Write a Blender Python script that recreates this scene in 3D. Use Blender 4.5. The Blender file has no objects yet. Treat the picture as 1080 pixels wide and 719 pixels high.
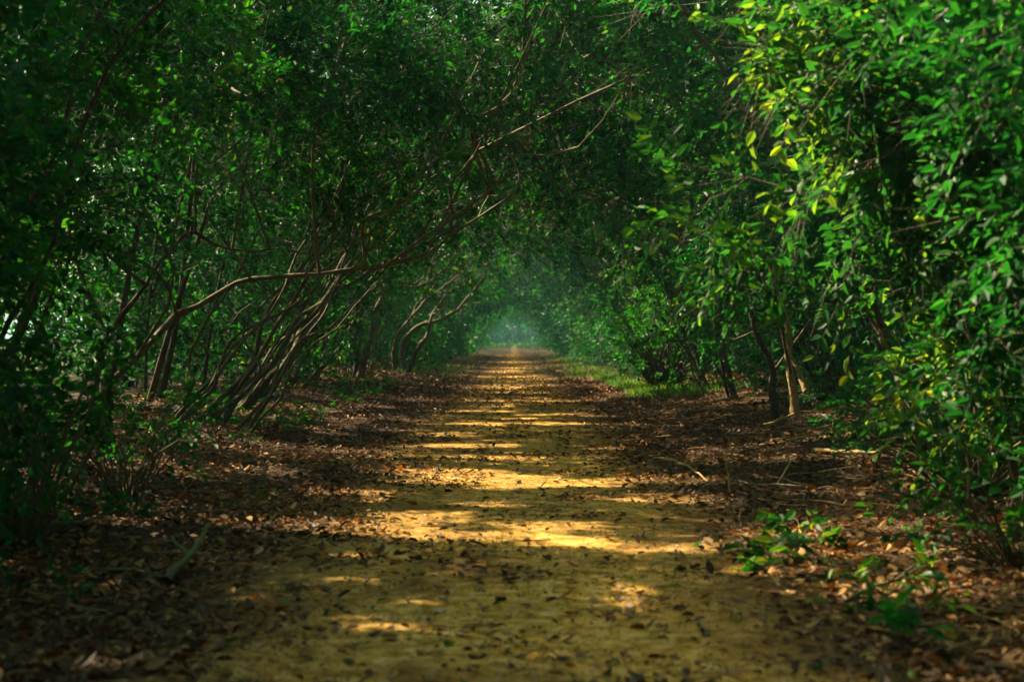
import bpy, math, random
import numpy as np
from mathutils import Vector

sc = bpy.context.scene
COL = sc.collection
R = math.radians

# ------------------------------------------------------------------ camera
CAM_Z = 1.25
cam_d = bpy.data.cameras.new('camera')
cam = bpy.data.objects.new('camera', cam_d)
COL.objects.link(cam)
cam.location = (0, 0, CAM_Z)
cam.rotation_euler = (R(90 - 0.17), 0, R(0.08))
cam_d.lens = 50
cam_d.sensor_width = 36
cam_d.clip_end = 3000
cam_d.clip_start = 0.05
cam_d.dof.use_dof = True
cam_d.dof.focus_distance = 17.0
cam_d.dof.aperture_fstop = 2.2
sc.camera = cam

# ------------------------------------------------------------------ light
SUN_AZ = 302.0      # compass style, clockwise from +Y: the sun stands to the left and a little ahead
SUN_EL = 43.0
SKY_STRENGTH = 0.075
SUN_STRENGTH = 5.0
EXPOSURE = 2.35
w = bpy.data.worlds.new('World')
sc.world = w
w.use_nodes = True
nt = w.node_tree
sky = nt.nodes.new('ShaderNodeTexSky')
sky.sky_type = 'NISHITA'
sky.sun_disc = False
sky.sun_elevation = R(SUN_EL)
sky.sun_rotation = R(SUN_AZ)
sky.air_density = 1.0
sky.dust_density = 3.0
sky.ozone_density = 1.0
bg = nt.nodes['Background']
bg.inputs[1].default_value = SKY_STRENGTH
tintn = nt.nodes.new('ShaderNodeMix'); tintn.data_type = 'RGBA'; tintn.blend_type = 'MULTIPLY'
tintn.inputs[0].default_value = 1; tintn.inputs[7].default_value = (.97, 1.0, .70, 1)      # hazy warm summer sky
nt.links.new(sky.outputs[0], tintn.inputs[6]); nt.links.new(tintn.outputs[2], bg.inputs[0])
sun_d = bpy.data.lights.new('sun', 'SUN')
sun_d.energy = SUN_STRENGTH
sun_d.angle = R(0.53)
sun_d.color = (1.0, 0.80, 0.54)
sun = bpy.data.objects.new('sun', sun_d)
COL.objects.link(sun)
SUN = np.array([math.sin(R(SUN_AZ)) * math.cos(R(SUN_EL)), math.cos(R(SUN_AZ)) * math.cos(R(SUN_EL)), math.sin(R(SUN_EL))])
sun.rotation_euler = Vector(SUN).to_track_quat('Z', 'Y').to_euler()

sc.view_settings.view_transform = 'Standard'
sc.view_settings.look = 'None'
sc.view_settings.gamma = 1.0
sc.view_settings.use_curve_mapping = False
sc.view_settings.exposure = EXPOSURE
cy = sc.cycles
cy.max_bounces = 7
cy.diffuse_bounces = 4
cy.glossy_bounces = 2
cy.transmission_bounces = 5
cy.transparent_max_bounces = 6
cy.caustics_reflective = False
cy.caustics_refractive = False
cy.sample_clamp_indirect = 4.0
cy.use_denoising = True

# ------------------------------------------------------------------ small tools
def hash3(ix, iy, iz, seed):
    h = (ix.astype(np.int64) * 73856093) ^ (iy.astype(np.int64) * 19349663) ^ (iz.astype(np.int64) * 83492791) ^ (seed * 1274126177)
    h = (h ^ (h >> 13)) * 1274126177 & 0xffffffff
    h = (h ^ (h >> 16)) * 2246822519 & 0xffffffff
    return (h ^ (h >> 15)) / 4294967296.0

def vnoise(p, scale, seed=0):
    q = np.asarray(p, float) / scale
    f = np.floor(q); t = q - f; t = t * t * (3 - 2 * t)
    i = f.astype(np.int64); out = 0
    for dx in (0, 1):
        for dy in (0, 1):
            for dz in (0, 1):
                wt = (t[:, 0] if dx else 1 - t[:, 0]) * (t[:, 1] if dy else 1 - t[:, 1]) * (t[:, 2] if dz else 1 - t[:, 2])
                out = out + wt * hash3(i[:, 0] + dx, i[:, 1] + dy, i[:, 2] + dz, seed)
    return out

def unit(v):
    return v / np.maximum(np.linalg.norm(v, axis=-1, keepdims=True), 1e-9)

def height(x, y):
    x = np.asarray(x, float); y = np.asarray(y, float)
    p = np.stack([x, y, np.zeros_like(x)], -1).reshape(-1, 3)
    n = (vnoise(p, 1.7, 3) - .5) * .09 + (vnoise(p, .55, 4) - .5) * .04 + (vnoise(p, 6, 5) - .5) * .12
    n = n + (vnoise(p, .16, 7) - .5) * .022 + (vnoise(p, .075, 8) - .5) * .012
    n = n.reshape(x.shape)
    a = np.clip((np.abs(x) - 1.6) / 4.5, 0, 1)
    bank = a * a * (3 - 2 * a) * .3
    side = np.clip((np.abs(x) - 1.0) / 1.2, 0.4, 1)
    fade = np.clip(1.4 - y / 90, .25, 1)
    return n * side * fade + bank

class MB:
    """collects vertices and faces and links them as one mesh object"""
    def __init__(self):
        self.v = []; self.f = []; self.m = []; self.s = []; self.r = []; self.n = 0
    def add(self, verts, quads, mat=0, smooth=False, rnd=0.5):
        verts = np.asarray(verts, float).reshape(-1, 3)
        q = np.asarray(quads, np.int64).reshape(-1, 4)
        self.v.append(verts); self.f.append(q + self.n)
        self.m.append(np.full(len(q), mat, np.int32)); self.s.append(np.full(len(q), smooth, bool))
        r = np.asarray(rnd, float)
        self.r.append(np.full(len(verts), float(r)) if r.ndim == 0 else r)
        self.n += len(verts)
    def build(self, name, mats, parent=None, origin=(0, 0, 0)):
        me = bpy.data.meshes.new(name)
        if self.v:
            v = np.concatenate(self.v) - np.asarray(origin, float); f = np.concatenate(self.f)
            me.vertices.add(len(v)); me.vertices.foreach_set('co', v.astype(np.float32).ravel())
            me.loops.add(len(f) * 4); me.loops.foreach_set('vertex_index', f.astype(np.int32).ravel())
            me.polygons.add(len(f))
            me.polygons.foreach_set('loop_start', np.arange(0, len(f) * 4, 4, dtype=np.int32))
            me.polygons.foreach_set('material_index', np.concatenate(self.m))
            me.update(calc_edges=True)
            me.polygons.foreach_set('use_smooth', np.concatenate(self.s))
            a = me.attributes.new('rnd', 'FLOAT', 'POINT')
            a.data.foreach_set('value', np.concatenate(self.r).astype(np.float32))
        for m in (mats if isinstance(mats, (list, tuple)) else [mats]):
            me.materials.append(m)
        o = bpy.data.objects.new(name, me)
        COL.objects.link(o)
        if parent is not None:
            o.parent = parent
        elif tuple(origin) != (0, 0, 0):
            o.location = origin
        return o

def leaves(mb, C, D, N, L, W, rng, mat=0, fold=.12, curl=0.08, rnd=None):
    """folded six-point leaves: C base, D direction, N face normal, L length, W full width"""
    n = len(C)
    if n == 0: return
    D = unit(D); S = unit(np.cross(N, D)); N = np.cross(D, S)
    L = np.broadcast_to(L, (n,))[:, None]; W = np.broadcast_to(W, (n,))[:, None]
    fo = np.broadcast_to(fold, (n,))[:, None]; cu = np.broadcast_to(curl, (n,))[:, None]
    def P(a, b, c, d=0):
        return C + D * L * a + S * W * b + N * (W * c * fo * 4 - L * cu * d)
    V = np.stack([P(0, 0, 0), P(.28, .43, .4, .15), P(.66, .36, .4, .5), P(1, 0, 0, 1), P(.66, -.36, .4, .5), P(.28, -.43, .4, .15)], 1)
    i = np.arange(n)[:, None] * 6
    Q = np.concatenate([i + np.array([[0, 1, 2, 3]]), i + np.array([[0, 3, 4, 5]])], 0)
    r = rng.random(n) if rnd is None else rnd
    mb.add(V.reshape(-1, 3), Q, mat, False, np.repeat(r, 6))

def tube(mb, P, rad, k=6, mat=0, cap=False, knob=0.0, rng=None):
    P = np.asarray(P, float); n = len(P)
    rad = np.broadcast_to(rad, (n,)).astype(float)
    T = unit(np.gradient(P, axis=0))
    ref = np.array([0, 0, 1.0]) if abs(T[:, 2].mean()) < .8 else np.array([1.0, 0, 0])
    A = unit(np.cross(T, ref)); B = np.cross(T, A)
    ang = np.linspace(0, 2 * np.pi, k, endpoint=False)
    rr = rad[:, None] * np.ones((1, k))
    if knob and rng is not None:
        rr = rr * (1 + knob * rng.normal(size=(n, k)))
    V = P[:, None] + (A[:, None] * np.cos(ang)[None, :, None] + B[:, None] * np.sin(ang)[None, :, None]) * rr[..., None]
    i = np.arange(n - 1)[:, None] * k; j = np.arange(k)[None]; j2 = (j + 1) % k
    Q = np.stack([i + j, i + j2, i + k + j2, i + k + j], -1).reshape(-1, 4)
    V = V.reshape(-1, 3)
    if cap:
        V = np.concatenate([V, P[-1:] + T[-1:] * rad[-1] * .15])
        e = (n - 1) * k; c = n * k
        Q = np.concatenate([Q, np.array([[e + a, e + (a + 1) % k, e + (a + 2) % k, c] for a in range(0, k, 2)])])
    mb.add(V, Q, mat, True, float(rng.random()) if rng is not None else .5)

def smooth_path(P, n):
    """Catmull-Rom through P, n samples"""
    P = np.asarray(P, float)
    Q = np.concatenate([[2 * P[0] - P[1]], P, [2 * P[-1] - P[-2]]])
    t = np.linspace(0, len(P) - 1 - 1e-6, n); i = t.astype(int); u = (t - i)[:, None]
    a, b, c, d = Q[i], Q[i + 1], Q[i + 2], Q[i + 3]
    return .5 * ((2 * b) + (c - a) * u + (2 * a - 5 * b + 4 * c - d) * u ** 2 + (3 * b - a - 3 * c + d) * u ** 3)

def tag(o, label=None, cat=None, group=None, kind=None):
    if label: o['label'] = label
    if cat: o['category'] = cat
    if group: o['group'] = group
    if kind: o['kind'] = kind
    return o

def empty(name, loc):
    o = bpy.data.objects.new(name, None); COL.objects.link(o)
    o.location = loc; o.empty_display_size = .2
    return o

# ------------------------------------------------------------------ materials
def new_mat(name):
    m = bpy.data.materials.new(name); m.use_nodes = True
    t = m.node_tree; t.nodes.clear()
    return m, t, t.nodes.new('ShaderNodeOutputMaterial')

def ramp(t, stops):
    r = t.nodes.new('ShaderNodeValToRGB'); e = r.color_ramp.elements
    while len(e) < len(stops): e.new(.5)
    for x, (p, c) in zip(e, stops):
        x.position = p; x.color = (*c, 1)
    return r

def leaf_mat(name, stops, trans=.42, tint=2.6, rough=.5, hue=.04):
    m, t, out = new_mat(name)
    at = t.nodes.new('ShaderNodeAttribute'); at.attribute_name = 'rnd'
    rp = ramp(t, stops); t.links.new(at.outputs['Fac'], rp.inputs[0])
    oi = t.nodes.new('ShaderNodeObjectInfo')
    mr = t.nodes.new('ShaderNodeMapRange'); mr.inputs[3].default_value = .5 - hue * .35; mr.inputs[4].default_value = .5 + hue * .35
    t.links.new(oi.outputs['Random'], mr.inputs[0])
    hs = t.nodes.new('ShaderNodeHueSaturation'); t.links.new(mr.outputs[0], hs.inputs['Hue']); t.links.new(rp.outputs[0], hs.inputs['Color'])
    pb = t.nodes.new('ShaderNodeBsdfPrincipled'); pb.inputs['Roughness'].default_value = rough
    pb.inputs['Specular IOR Level'].default_value = .24
    t.links.new(hs.outputs[0], pb.inputs['Base Color'])
    mul = t.nodes.new('ShaderNodeMix'); mul.data_type = 'RGBA'; mul.blend_type = 'MULTIPLY'; mul.inputs[0].default_value = 1
    t.links.new(hs.outputs[0], mul.inputs[6]); mul.inputs[7].default_value = (tint * 2.2, tint * 1.0, tint * .4, 1)
    tr = t.nodes.new('ShaderNodeBsdfTranslucent'); t.links.new(mul.outputs[2], tr.inputs[0])
    mx = t.nodes.new('ShaderNodeMixShader'); mx.inputs[0].default_value = trans
    t.links.new(pb.outputs[0], mx.inputs[1]); t.links.new(tr.outputs[0], mx.inputs[2])
    t.links.new(mx.outputs[0], out.inputs[0])
    return m

M = {}
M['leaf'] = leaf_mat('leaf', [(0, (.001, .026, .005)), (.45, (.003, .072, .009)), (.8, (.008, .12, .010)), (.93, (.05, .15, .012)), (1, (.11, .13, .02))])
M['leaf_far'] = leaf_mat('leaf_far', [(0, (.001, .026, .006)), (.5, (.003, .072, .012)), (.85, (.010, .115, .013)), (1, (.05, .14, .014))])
M['leaf_fresh_sunlit'] = leaf_mat('leaf_fresh_sunlit', [(0, (.002, .036, .006)), (.5, (.006, .078, .008)), (.64, (.035, .13, .010)), (.84, (.075, .20, .012)), (1, (.14, .24, .02))], trans=.45)  # young-leaf green; the upper lime stops also paint sunlight into the colour
M['grass'] = leaf_mat('grass', [(0, (.012, .08, .008)), (.6, (.028, .15, .012)), (.9, (.06, .20, .02)), (1, (.2, .17, .05))], trans=.35)
M['litter'] = leaf_mat('litter', [(0, (.018, .011, .004)), (.3, (.055, .030, .010)), (.62, (.15, .084, .020)), (.86, (.31, .18, .045)), (1, (.40, .27, .11))], trans=.12, tint=1.0, rough=.6, hue=.0)

def bark_mat(name, a, b, moss, moss_amt=.5):
    m, t, out = new_mat(name)
    tc = t.nodes.new('ShaderNodeTexCoord')
    n1 = t.nodes.new('ShaderNodeTexNoise'); n1.inputs['Scale'].default_value = 22; n1.inputs['Detail'].default_value = 6
    n2 = t.nodes.new('ShaderNodeTexNoise'); n2.inputs['Scale'].default_value = 3.5; n2.inputs['Detail'].default_value = 3
    t.links.new(tc.outputs['Object'], n1.inputs[0]); t.links.new(tc.outputs['Object'], n2.inputs[0])
    r1 = ramp(t, [(.3, a), (.7, b)]); t.links.new(n1.outputs[0], r1.inputs[0])
    r2 = ramp(t, [(.62 - moss_amt * .25, (0, 0, 0)), (.75 - moss_amt * .15, (1, 1, 1))]); t.links.new(n2.outputs[0], r2.inputs[0])
    mx = t.nodes.new('ShaderNodeMix'); mx.data_type = 'RGBA'
    t.links.new(r2.outputs[0], mx.inputs[0]); t.links.new(r1.outputs[0], mx.inputs[6]); mx.inputs[7].default_value = (*moss, 1)
    pb = t.nodes.new('ShaderNodeBsdfPrincipled'); pb.inputs['Roughness'].default_value = .85
    t.links.new(mx.outputs[2], pb.inputs['Base Color'])
    bp = t.nodes.new('ShaderNodeBump'); bp.inputs['Strength'].default_value = .8; bp.inputs['Distance'].default_value = .02
    t.links.new(n1.outputs[0], bp.inputs['Height']); t.links.new(bp.outputs[0], pb.inputs['Normal'])
    t.links.new(pb.outputs[0], out.inputs[0])
    return m
M['bark'] = bark_mat('bark', (.035, .026, .013), (.125, .09, .042), (.085, .095, .02), .6)
M['bark_dark'] = bark_mat('bark_dark', (.03, .02, .012), (.09, .058, .032), (.05, .05, .018), .3)
M['bark_red'] = bark_mat('bark_red', (.04, .024, .011), (.135, .08, .034), (.09, .085, .022), .6)
M['pale_wood'] = bark_mat('pale_wood', (.17, .105, .03), (.36, .24, .08), (.18, .16, .03), .35)
M['moss_wood'] = bark_mat('moss_wood', (.045, .034, .014), (.11, .08, .035), (.085, .10, .02), .8)

m, t, out = new_mat('stone')
at = t.nodes.new('ShaderNodeAttribute'); at.attribute_name = 'rnd'
rp = ramp(t, [(0, (.10, .065, .025)), (.6, (.30, .20, .07)), (1, (.45, .36, .22))]); t.links.new(at.outputs['Fac'], rp.inputs[0])
pb = t.nodes.new('ShaderNodeBsdfPrincipled'); pb.inputs['Roughness'].default_value = .85; t.links.new(rp.outputs[0], pb.inputs['Base Color']); t.links.new(pb.outputs[0], out.inputs[0])
M['stone'] = m

def ground_mat(name, path_only):
    m, t, out = new_mat(name)
    tc = t.nodes.new('ShaderNodeTexCoord')
    def noise(scale, detail=6, rough=.6, stretch=None):
        n = t.nodes.new('ShaderNodeTexNoise'); n.inputs['Scale'].default_value = scale; n.inputs['Detail'].default_value = detail; n.inputs['Roughness'].default_value = rough
        if stretch:
            mp = t.nodes.new('ShaderNodeMapping'); mp.inputs['Scale'].default_value = stretch
            t.links.new(tc.outputs['Object'], mp.inputs[0]); t.links.new(mp.outputs[0], n.inputs[0])
        else:
            t.links.new(tc.outputs['Object'], n.inputs[0])
        return n
    na, nb, nc, ne = noise(1.1, 5), noise(9, 7, .7), noise(60, 4), noise(2.2, 5, .65)
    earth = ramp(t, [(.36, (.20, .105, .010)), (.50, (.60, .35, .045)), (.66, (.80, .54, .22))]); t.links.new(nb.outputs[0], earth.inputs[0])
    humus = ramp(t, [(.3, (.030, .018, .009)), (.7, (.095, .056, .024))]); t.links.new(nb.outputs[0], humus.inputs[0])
    # grit and crumbs
    grit = ramp(t, [(.33, (.30, .25, .2)), (.5, (1, 1, 1)), (.72, (1.15, 1.12, 1.05))]); t.links.new(nc.outputs[0], grit.inputs[0])
    mg = t.nodes.new('ShaderNodeMix'); mg.data_type = 'RGBA'; mg.blend_type = 'MULTIPLY'; mg.inputs[0].default_value = .85
    t.links.new(earth.outputs[0], mg.inputs[6]); t.links.new(grit.outputs[0], mg.inputs[7])
    # worn earth gives way to leaf mould with distance from the middle of the path
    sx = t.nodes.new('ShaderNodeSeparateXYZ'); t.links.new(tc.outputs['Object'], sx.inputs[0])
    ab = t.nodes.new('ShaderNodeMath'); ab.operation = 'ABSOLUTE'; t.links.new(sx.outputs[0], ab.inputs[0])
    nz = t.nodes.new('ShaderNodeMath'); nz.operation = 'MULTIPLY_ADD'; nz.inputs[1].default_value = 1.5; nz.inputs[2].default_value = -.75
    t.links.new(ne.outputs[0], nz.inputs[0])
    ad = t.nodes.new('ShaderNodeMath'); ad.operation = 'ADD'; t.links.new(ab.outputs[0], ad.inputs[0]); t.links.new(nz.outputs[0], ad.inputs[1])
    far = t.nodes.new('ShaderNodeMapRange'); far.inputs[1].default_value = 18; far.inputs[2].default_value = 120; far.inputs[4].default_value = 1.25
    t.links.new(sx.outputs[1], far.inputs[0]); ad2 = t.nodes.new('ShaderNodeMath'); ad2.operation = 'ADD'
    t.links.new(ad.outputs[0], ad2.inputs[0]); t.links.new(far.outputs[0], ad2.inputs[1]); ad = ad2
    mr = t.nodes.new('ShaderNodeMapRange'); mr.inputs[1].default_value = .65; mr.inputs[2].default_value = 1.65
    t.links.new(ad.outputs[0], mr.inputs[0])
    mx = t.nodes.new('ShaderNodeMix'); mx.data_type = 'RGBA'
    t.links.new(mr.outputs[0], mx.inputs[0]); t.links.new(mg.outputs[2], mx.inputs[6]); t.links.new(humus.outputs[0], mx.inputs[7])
    # damp dark stains
    st = ramp(t, [(.38, (.38, .32, .26)), (.52, (1, 1, 1)), (.7, (1.12, 1.1, 1.05))]); t.links.new(na.outputs[0], st.inputs[0])
    ms = t.nodes.new('ShaderNodeMix'); ms.data_type = 'RGBA'; ms.blend_type = 'MULTIPLY'; ms.inputs[0].default_value = .8
    t.links.new(mx.outputs[2], ms.inputs[6]); t.links.new(st.outputs[0], ms.inputs[7])
    pb = t.nodes.new('ShaderNodeBsdfPrincipled'); pb.inputs['Roughness'].default_value = .9; pb.inputs['Specular IOR Level'].default_value = .24
    t.links.new(ms.outputs[2], pb.inputs['Base Color'])
    hsum = t.nodes.new('ShaderNodeMath'); hsum.operation = 'MULTIPLY_ADD'; hsum.inputs[1].default_value = .35
    t.links.new(nc.outputs[0], hsum.inputs[0]); t.links.new(nb.outputs[0], hsum.inputs[2])
    bp = t.nodes.new('ShaderNodeBump'); bp.inputs['Strength'].default_value = 1; bp.inputs['Distance'].default_value = .045
    t.links.new(hsum.outputs[0], bp.inputs['Height']); t.links.new(bp.outputs[0], pb.inputs['Normal'])
    t.links.new(pb.outputs[0], out.inputs[0])
    return m
M['ground'] = ground_mat('forest_floor', False)

# ------------------------------------------------------------------ gaps in the crowns that let the sun through
# (x, y, z of the sunlit spot, half width, half depth, leaves above this x stay)
GAPS = [
    (-1.65, 9.65, 0, .45, .16, 9), (-1.1, 9.3, 0, .5, .20, 9), (-.45, 9.0, 0, .6, .24, 9), (.3, 8.75, 0, .6, .22, 9), (1.0, 8.5, 0, .5, .18, 9),
    (-.95, 13.1, 0, .5, .38, 9), (-.2, 12.6, 0, .8, .6, 9), (.65, 12.2, 0, .6, .42, 9), (1.45, 12.3, 0, .5, .3, 9),
    (-.5, 16.4, 0, .8, .28, 9), (.9, 16.0, 0, .5, .2, 9), (-.3, 20.2, 0, 1.3, .3, 9), (.6, 22.8, 0, .8, .22, 9), (-.7, 23.6, 0, .7, .25, 9),
    (.2, 27, 0, 1.6, .5, 9), (-.6, 31.5, 0, 1.1, .5, 9), (.4, 36.5, 0, 1.5, .9, 9), (0, 45, 0, 1.8, 1.2, 9), (0, 56, 0, 2, 1.6, 9), (0, 70, 0, 2, 2.0, 9),
    (-3.0, 15.7, 0, .6, .22, 9), (-3.6, 15.2, 0, .5, .2, 9), (-3.1, 12.0, 0, .7, .2, 9), (-4.0, 20, 0, .8, .5, 9), (-2.6, 24, 0, .6, .5, 9),
    (-.6, 6.15, 0, .25, .08, 9), (-1.5, 5.35, 0, .25, .08, 9),
    (3.9, 23, 0, .9, .35, 9), (3.2, 13.9, 0, .5, .2, 9), (2.2, 15.5, 0, .5, .25, 9), (3.0, 34, 0, 1.2, 2.6, 9), (2.6, 29.5, 0, .9, 1.2, 9), (2.6, 41, 0, 1, 2.5, 9), (2.6, 50, 0, 1, 3, 9),
    # sunlit foliage of the right side
    (1.7, 8.4, 2.3, .6, .45, 1.5), (2.0, 8.6, 1.75, .7, .5, 1.6), (1.4, 8.6, 3.0, .5, .4, 1.2), (2.6, 7.2, 1.45, .45, .35, 2.2),
    (1.95, 14, 2.65, .35, .3, 1.6), (2.1, 13, 1.85, .8, .5, 1.6), (2.6, 13.2, 1.6, .5, .4, 1.8), (2.0, 9.5, 3.0, .6, .45, 1.6), (2.4, 10.2, 2.6, .5, .4, 2.0),
    (3.65, 18.75, .75, .22, .5, 3.4), (1.6, 8.25, .2, .45, .3, 9), (1.35, 7.75, .12, .3, .2, 9), (1.85, 7.0, .12, .4, .25, 9), (2.9, 26, 1.6, .8, 1.2, 2.5), (2.9, 30, 1.4, .9, 1.3, 2.6), (2.9, 39, 1.7, 1.2, 2.2, 2.6), (2.6, 44, 1.4, 1.0, 2.0, 2.5), (2.6, 33, 2.6, .9, 1.5, 2.2), (3.2, 35, 1.6, 1.6, 2, 2.8), (2.6, 48, 1.8, 1.4, 3, 2.4), (2.4, 58, 2.2, 1.4, 3, 2.2), (2.8, 68, 2.0, 1.4, 3, 2.4),
    # sunlit limbs and leaves of the left side
    (-2.1, 16, 2.0, .5, .25, 9), (-3.3, 16.5, 1.7, .35, .3, 9), (-1.2, 17, 3.4, .5, .3, 9), (-1.0, 30, 3.5, 1, .8, 9), (-2.6, 52, 2.0, 1.3, 2, 9),
    (-.5, 62, 3.2, 2, 3, 9), (.8, 75, 3, 2, 4, 9), (-2.6, 36, 2.2, 1.0, 1.2, 9), (-3.2, 28, 1.6, .8, .9, 9), (-1.5, 44, 3.4, 1.2, 1.5, 9), (-3, 11.5, 2.6, .4, .35, 9), (-2, 13, 3.6, .5, .4, 9), (-2.8, 14.5, 3.2, .4, .4, 9),
]
_r = np.random.default_rng(7)
for _ in range(70):      # small chinks: flecks on the right bank
    y_ = _r.uniform(7.5, 20); GAPS.append((_r.uniform(1.3, min(3.2, .25 * y_)), y_, _r.uniform(1.6, 3.6), _r.uniform(.14, .36), _r.uniform(.12, .3), _r.uniform(1.6, 2.7)))
for _ in range(18):      # the lit sprays over the right of the path
    u_ = _r.random(); GAPS.append((1.3 + 1.1 * u_ + _r.normal() * .2, _r.uniform(8, 10), 3.2 - 1.7 * u_ + _r.normal() * .3, _r.uniform(.25, .5), _r.uniform(.2, .4), 1.3 + .9 * u_))
for _ in range(105):      # flecks in the vault and on the left
    y_ = _r.uniform(10, 34); a_ = R(1) * _r.uniform(70, 165)
    GAPS.append((4.0 * math.cos(a_), y_, 4.5 * math.sin(a_), _r.uniform(.15, .45), _r.uniform(.15, .4), 9))
for _ in range(14):      # lit undergrowth behind the leaning stems
    GAPS.append((_r.uniform(-7.5, -4.8), _r.uniform(19, 46), _r.uniform(.4, 2.4), _r.uniform(.5, 1.1), _r.uniform(.4, .9), 9))
for _ in range(16):      # crumbs of light on the near path
    GAPS.append((_r.uniform(-1.6, 1.5), _r.uniform(5.2, 8.2), 0, _r.uniform(.08, .22), _r.uniform(.03, .07), 9))
for _ in range(60):      # flecks in the litter of both verges
    GAPS.append((_r.choice([-1, 1]) * _r.uniform(1.4, 4.6), _r.uniform(8, 26), 0, _r.uniform(.15, .5), _r.uniform(.06, .2), 9))
G = np.array(GAPS)

def keep_mask(P, rng):
    """False for leaves standing in the way of a sunbeam"""
    k = np.ones(len(P), bool)
    t0 = P[:, 2] / SUN[2]
    q = np.stack([P[:, 0] - SUN[0] * t0, P[:, 1] - SUN[1] * t0, np.zeros(len(P))], -1)
    qs = q * np.array([.55, 1, 1])
    wob = (vnoise(qs, .30, 77) - .5) * 2.0 + (vnoise(qs, .12, 78) - .5) * 1.0
    for gx, gy, gz, rx, ry, xm in G:
        t = (P[:, 2] - gz) / SUN[2]
        ok = (t > .35) & (P[:, 0] < xm)
        dx = (P[:, 0] - SUN[0] * t - gx) / rx; dy = (P[:, 1] - SUN[1] * t - gy) / ry
        k &= ~(ok & (dx * dx + dy * dy < (1 + wob)) )
    # loose random chinks
    k &= ~(vnoise(q, .55, 91) > .93)
    return k

# ------------------------------------------------------------------ ground and path
def axis(parts):
    out = [np.arange(a, b, s) for a, b, s in parts]
    return np.concatenate(out + [[parts[-1][1]]])
def grid(name, xs, ys, dz, mat, shape=None):
    X, Y = np.meshgrid(xs, ys)
    if shape is not None: X = shape(X, Y)
    Z = height(X, Y) + dz
    V = np.stack([X, Y, Z], -1).reshape(-1, 3)
    nx = len(xs); i = np.arange(len(ys) - 1)[:, None] * nx; j = np.arange(nx - 1)[None]
    Q = np.stack([i + j, i + j + 1, i + j + 1 + nx, i + j + nx], -1).reshape(-1, 4)
    mb = MB(); mb.add(V, Q, 0, True)
    return mb.build(name, mat)
ys = axis([(-900, -30, 60), (-30, 3, 1), (3, 14, .04), (14, 30, .1), (30, 90, .6), (90, 420, 6), (420, 1200, 60)])
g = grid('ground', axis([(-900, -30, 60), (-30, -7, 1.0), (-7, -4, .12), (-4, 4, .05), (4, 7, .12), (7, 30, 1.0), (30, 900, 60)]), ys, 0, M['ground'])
tag(g, 'dark leaf mould forest floor either side of the trodden path', kind='structure')
def path_edge(X, Y):
    p = np.stack([np.zeros_like(Y), Y, np.sign(X) * 5], -1).reshape(-1, 3)
    e = 1 + (vnoise(p, .9, 12).reshape(X.shape) - .5) * .35 + (vnoise(p, .25, 13).reshape(X.shape) - .5) * .14
    return X * e * np.clip(.94 + Y / 220, .94, 1.3)
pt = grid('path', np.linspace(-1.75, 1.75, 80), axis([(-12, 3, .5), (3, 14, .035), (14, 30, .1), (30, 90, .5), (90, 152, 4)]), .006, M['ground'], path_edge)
tag(pt, 'straight trodden earth path strewn with leaf crumbs and sun stripes', kind='structure')

# ------------------------------------------------------------------ trees
def bend(p0, p1, sag, rng, n=5, wig=.04):
    t = np.linspace(0, 1, n)[:, None]
    L = np.linalg.norm(p1 - p0)
    P = p0 * (1 - t) + p1 * t
    P[:, 2] += (np.sin(np.pi * t[:, 0])) * sag * L
    P[1:-1] += rng.normal(size=(n - 2, 3)) * wig * L
    return P

def spray_leaves(mb, tips, axes, rng, per, L, twig_r, fan=3, span=.5, mat=0, tilt=.5, twigmat=1, keep=True, hue=None):
    """fans of alternate leaves on thin twigs"""
    n = len(tips)
    if n == 0: return
    axes = unit(axes)
    for k in range(fan):
        a = unit(axes + rng.normal(size=(n, 3)) * (.15 if k == 0 else .55))
        up = unit(np.array([0, 0, 1.0]) + rng.normal(size=(n, 3)) * tilt)
        s = unit(np.cross(up, a)); up = np.cross(a, s)
        ln = span * rng.uniform(.6, 1.15, n)
        m = max(2, per // fan)
        u = (np.arange(m) + .6) / m
        uu = np.clip(u[None] + rng.normal(size=(n, m)) * .04, .05, 1)
        C = tips[:, None] + a[:, None] * (ln[:, None] * uu)[..., None]
        C[..., 2] -= (uu ** 2) * ln[:, None] * .18
        sg = np.where(np.arange(m) % 2 == 0, 1.0, -1.0)[None, :, None] * np.ones((n, m, 1))
        D = a[:, None] * .65 + s[:, None] * sg * .8 + rng.normal(size=(n, m, 3)) * .22
        D[..., 2] -= .22
        N = up[:, None] + rng.normal(size=(n, m, 3)) * .38
        ll = L * rng.uniform(.45, 1.35, (n, m))
        C = C.reshape(-1, 3); D = D.reshape(-1, 3); N = N.reshape(-1, 3); ll = ll.reshape(-1)
        base = vnoise(C, .9, 31) if hue is None else np.full(len(C), hue)
        r = np.clip(base * .55 + rng.random(len(C)) * .6 - .12, 0, 1)
        kk = keep_mask(C, rng) if keep else np.ones(len(C), bool)
        leaves(mb, C[kk], D[kk], N[kk], ll[kk], ll[kk] * rng.uniform(.5, .68, kk.sum()), rng, mat, rnd=r[kk])
        if twig_r > 0:
            e = tips + a * ln[:, None]; e[:, 2] -= ln * .18
            kt = np.ones(n, bool)
            thin_twigs(mb, tips[kt], e[kt], twig_r * .6, twigmat)

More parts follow.
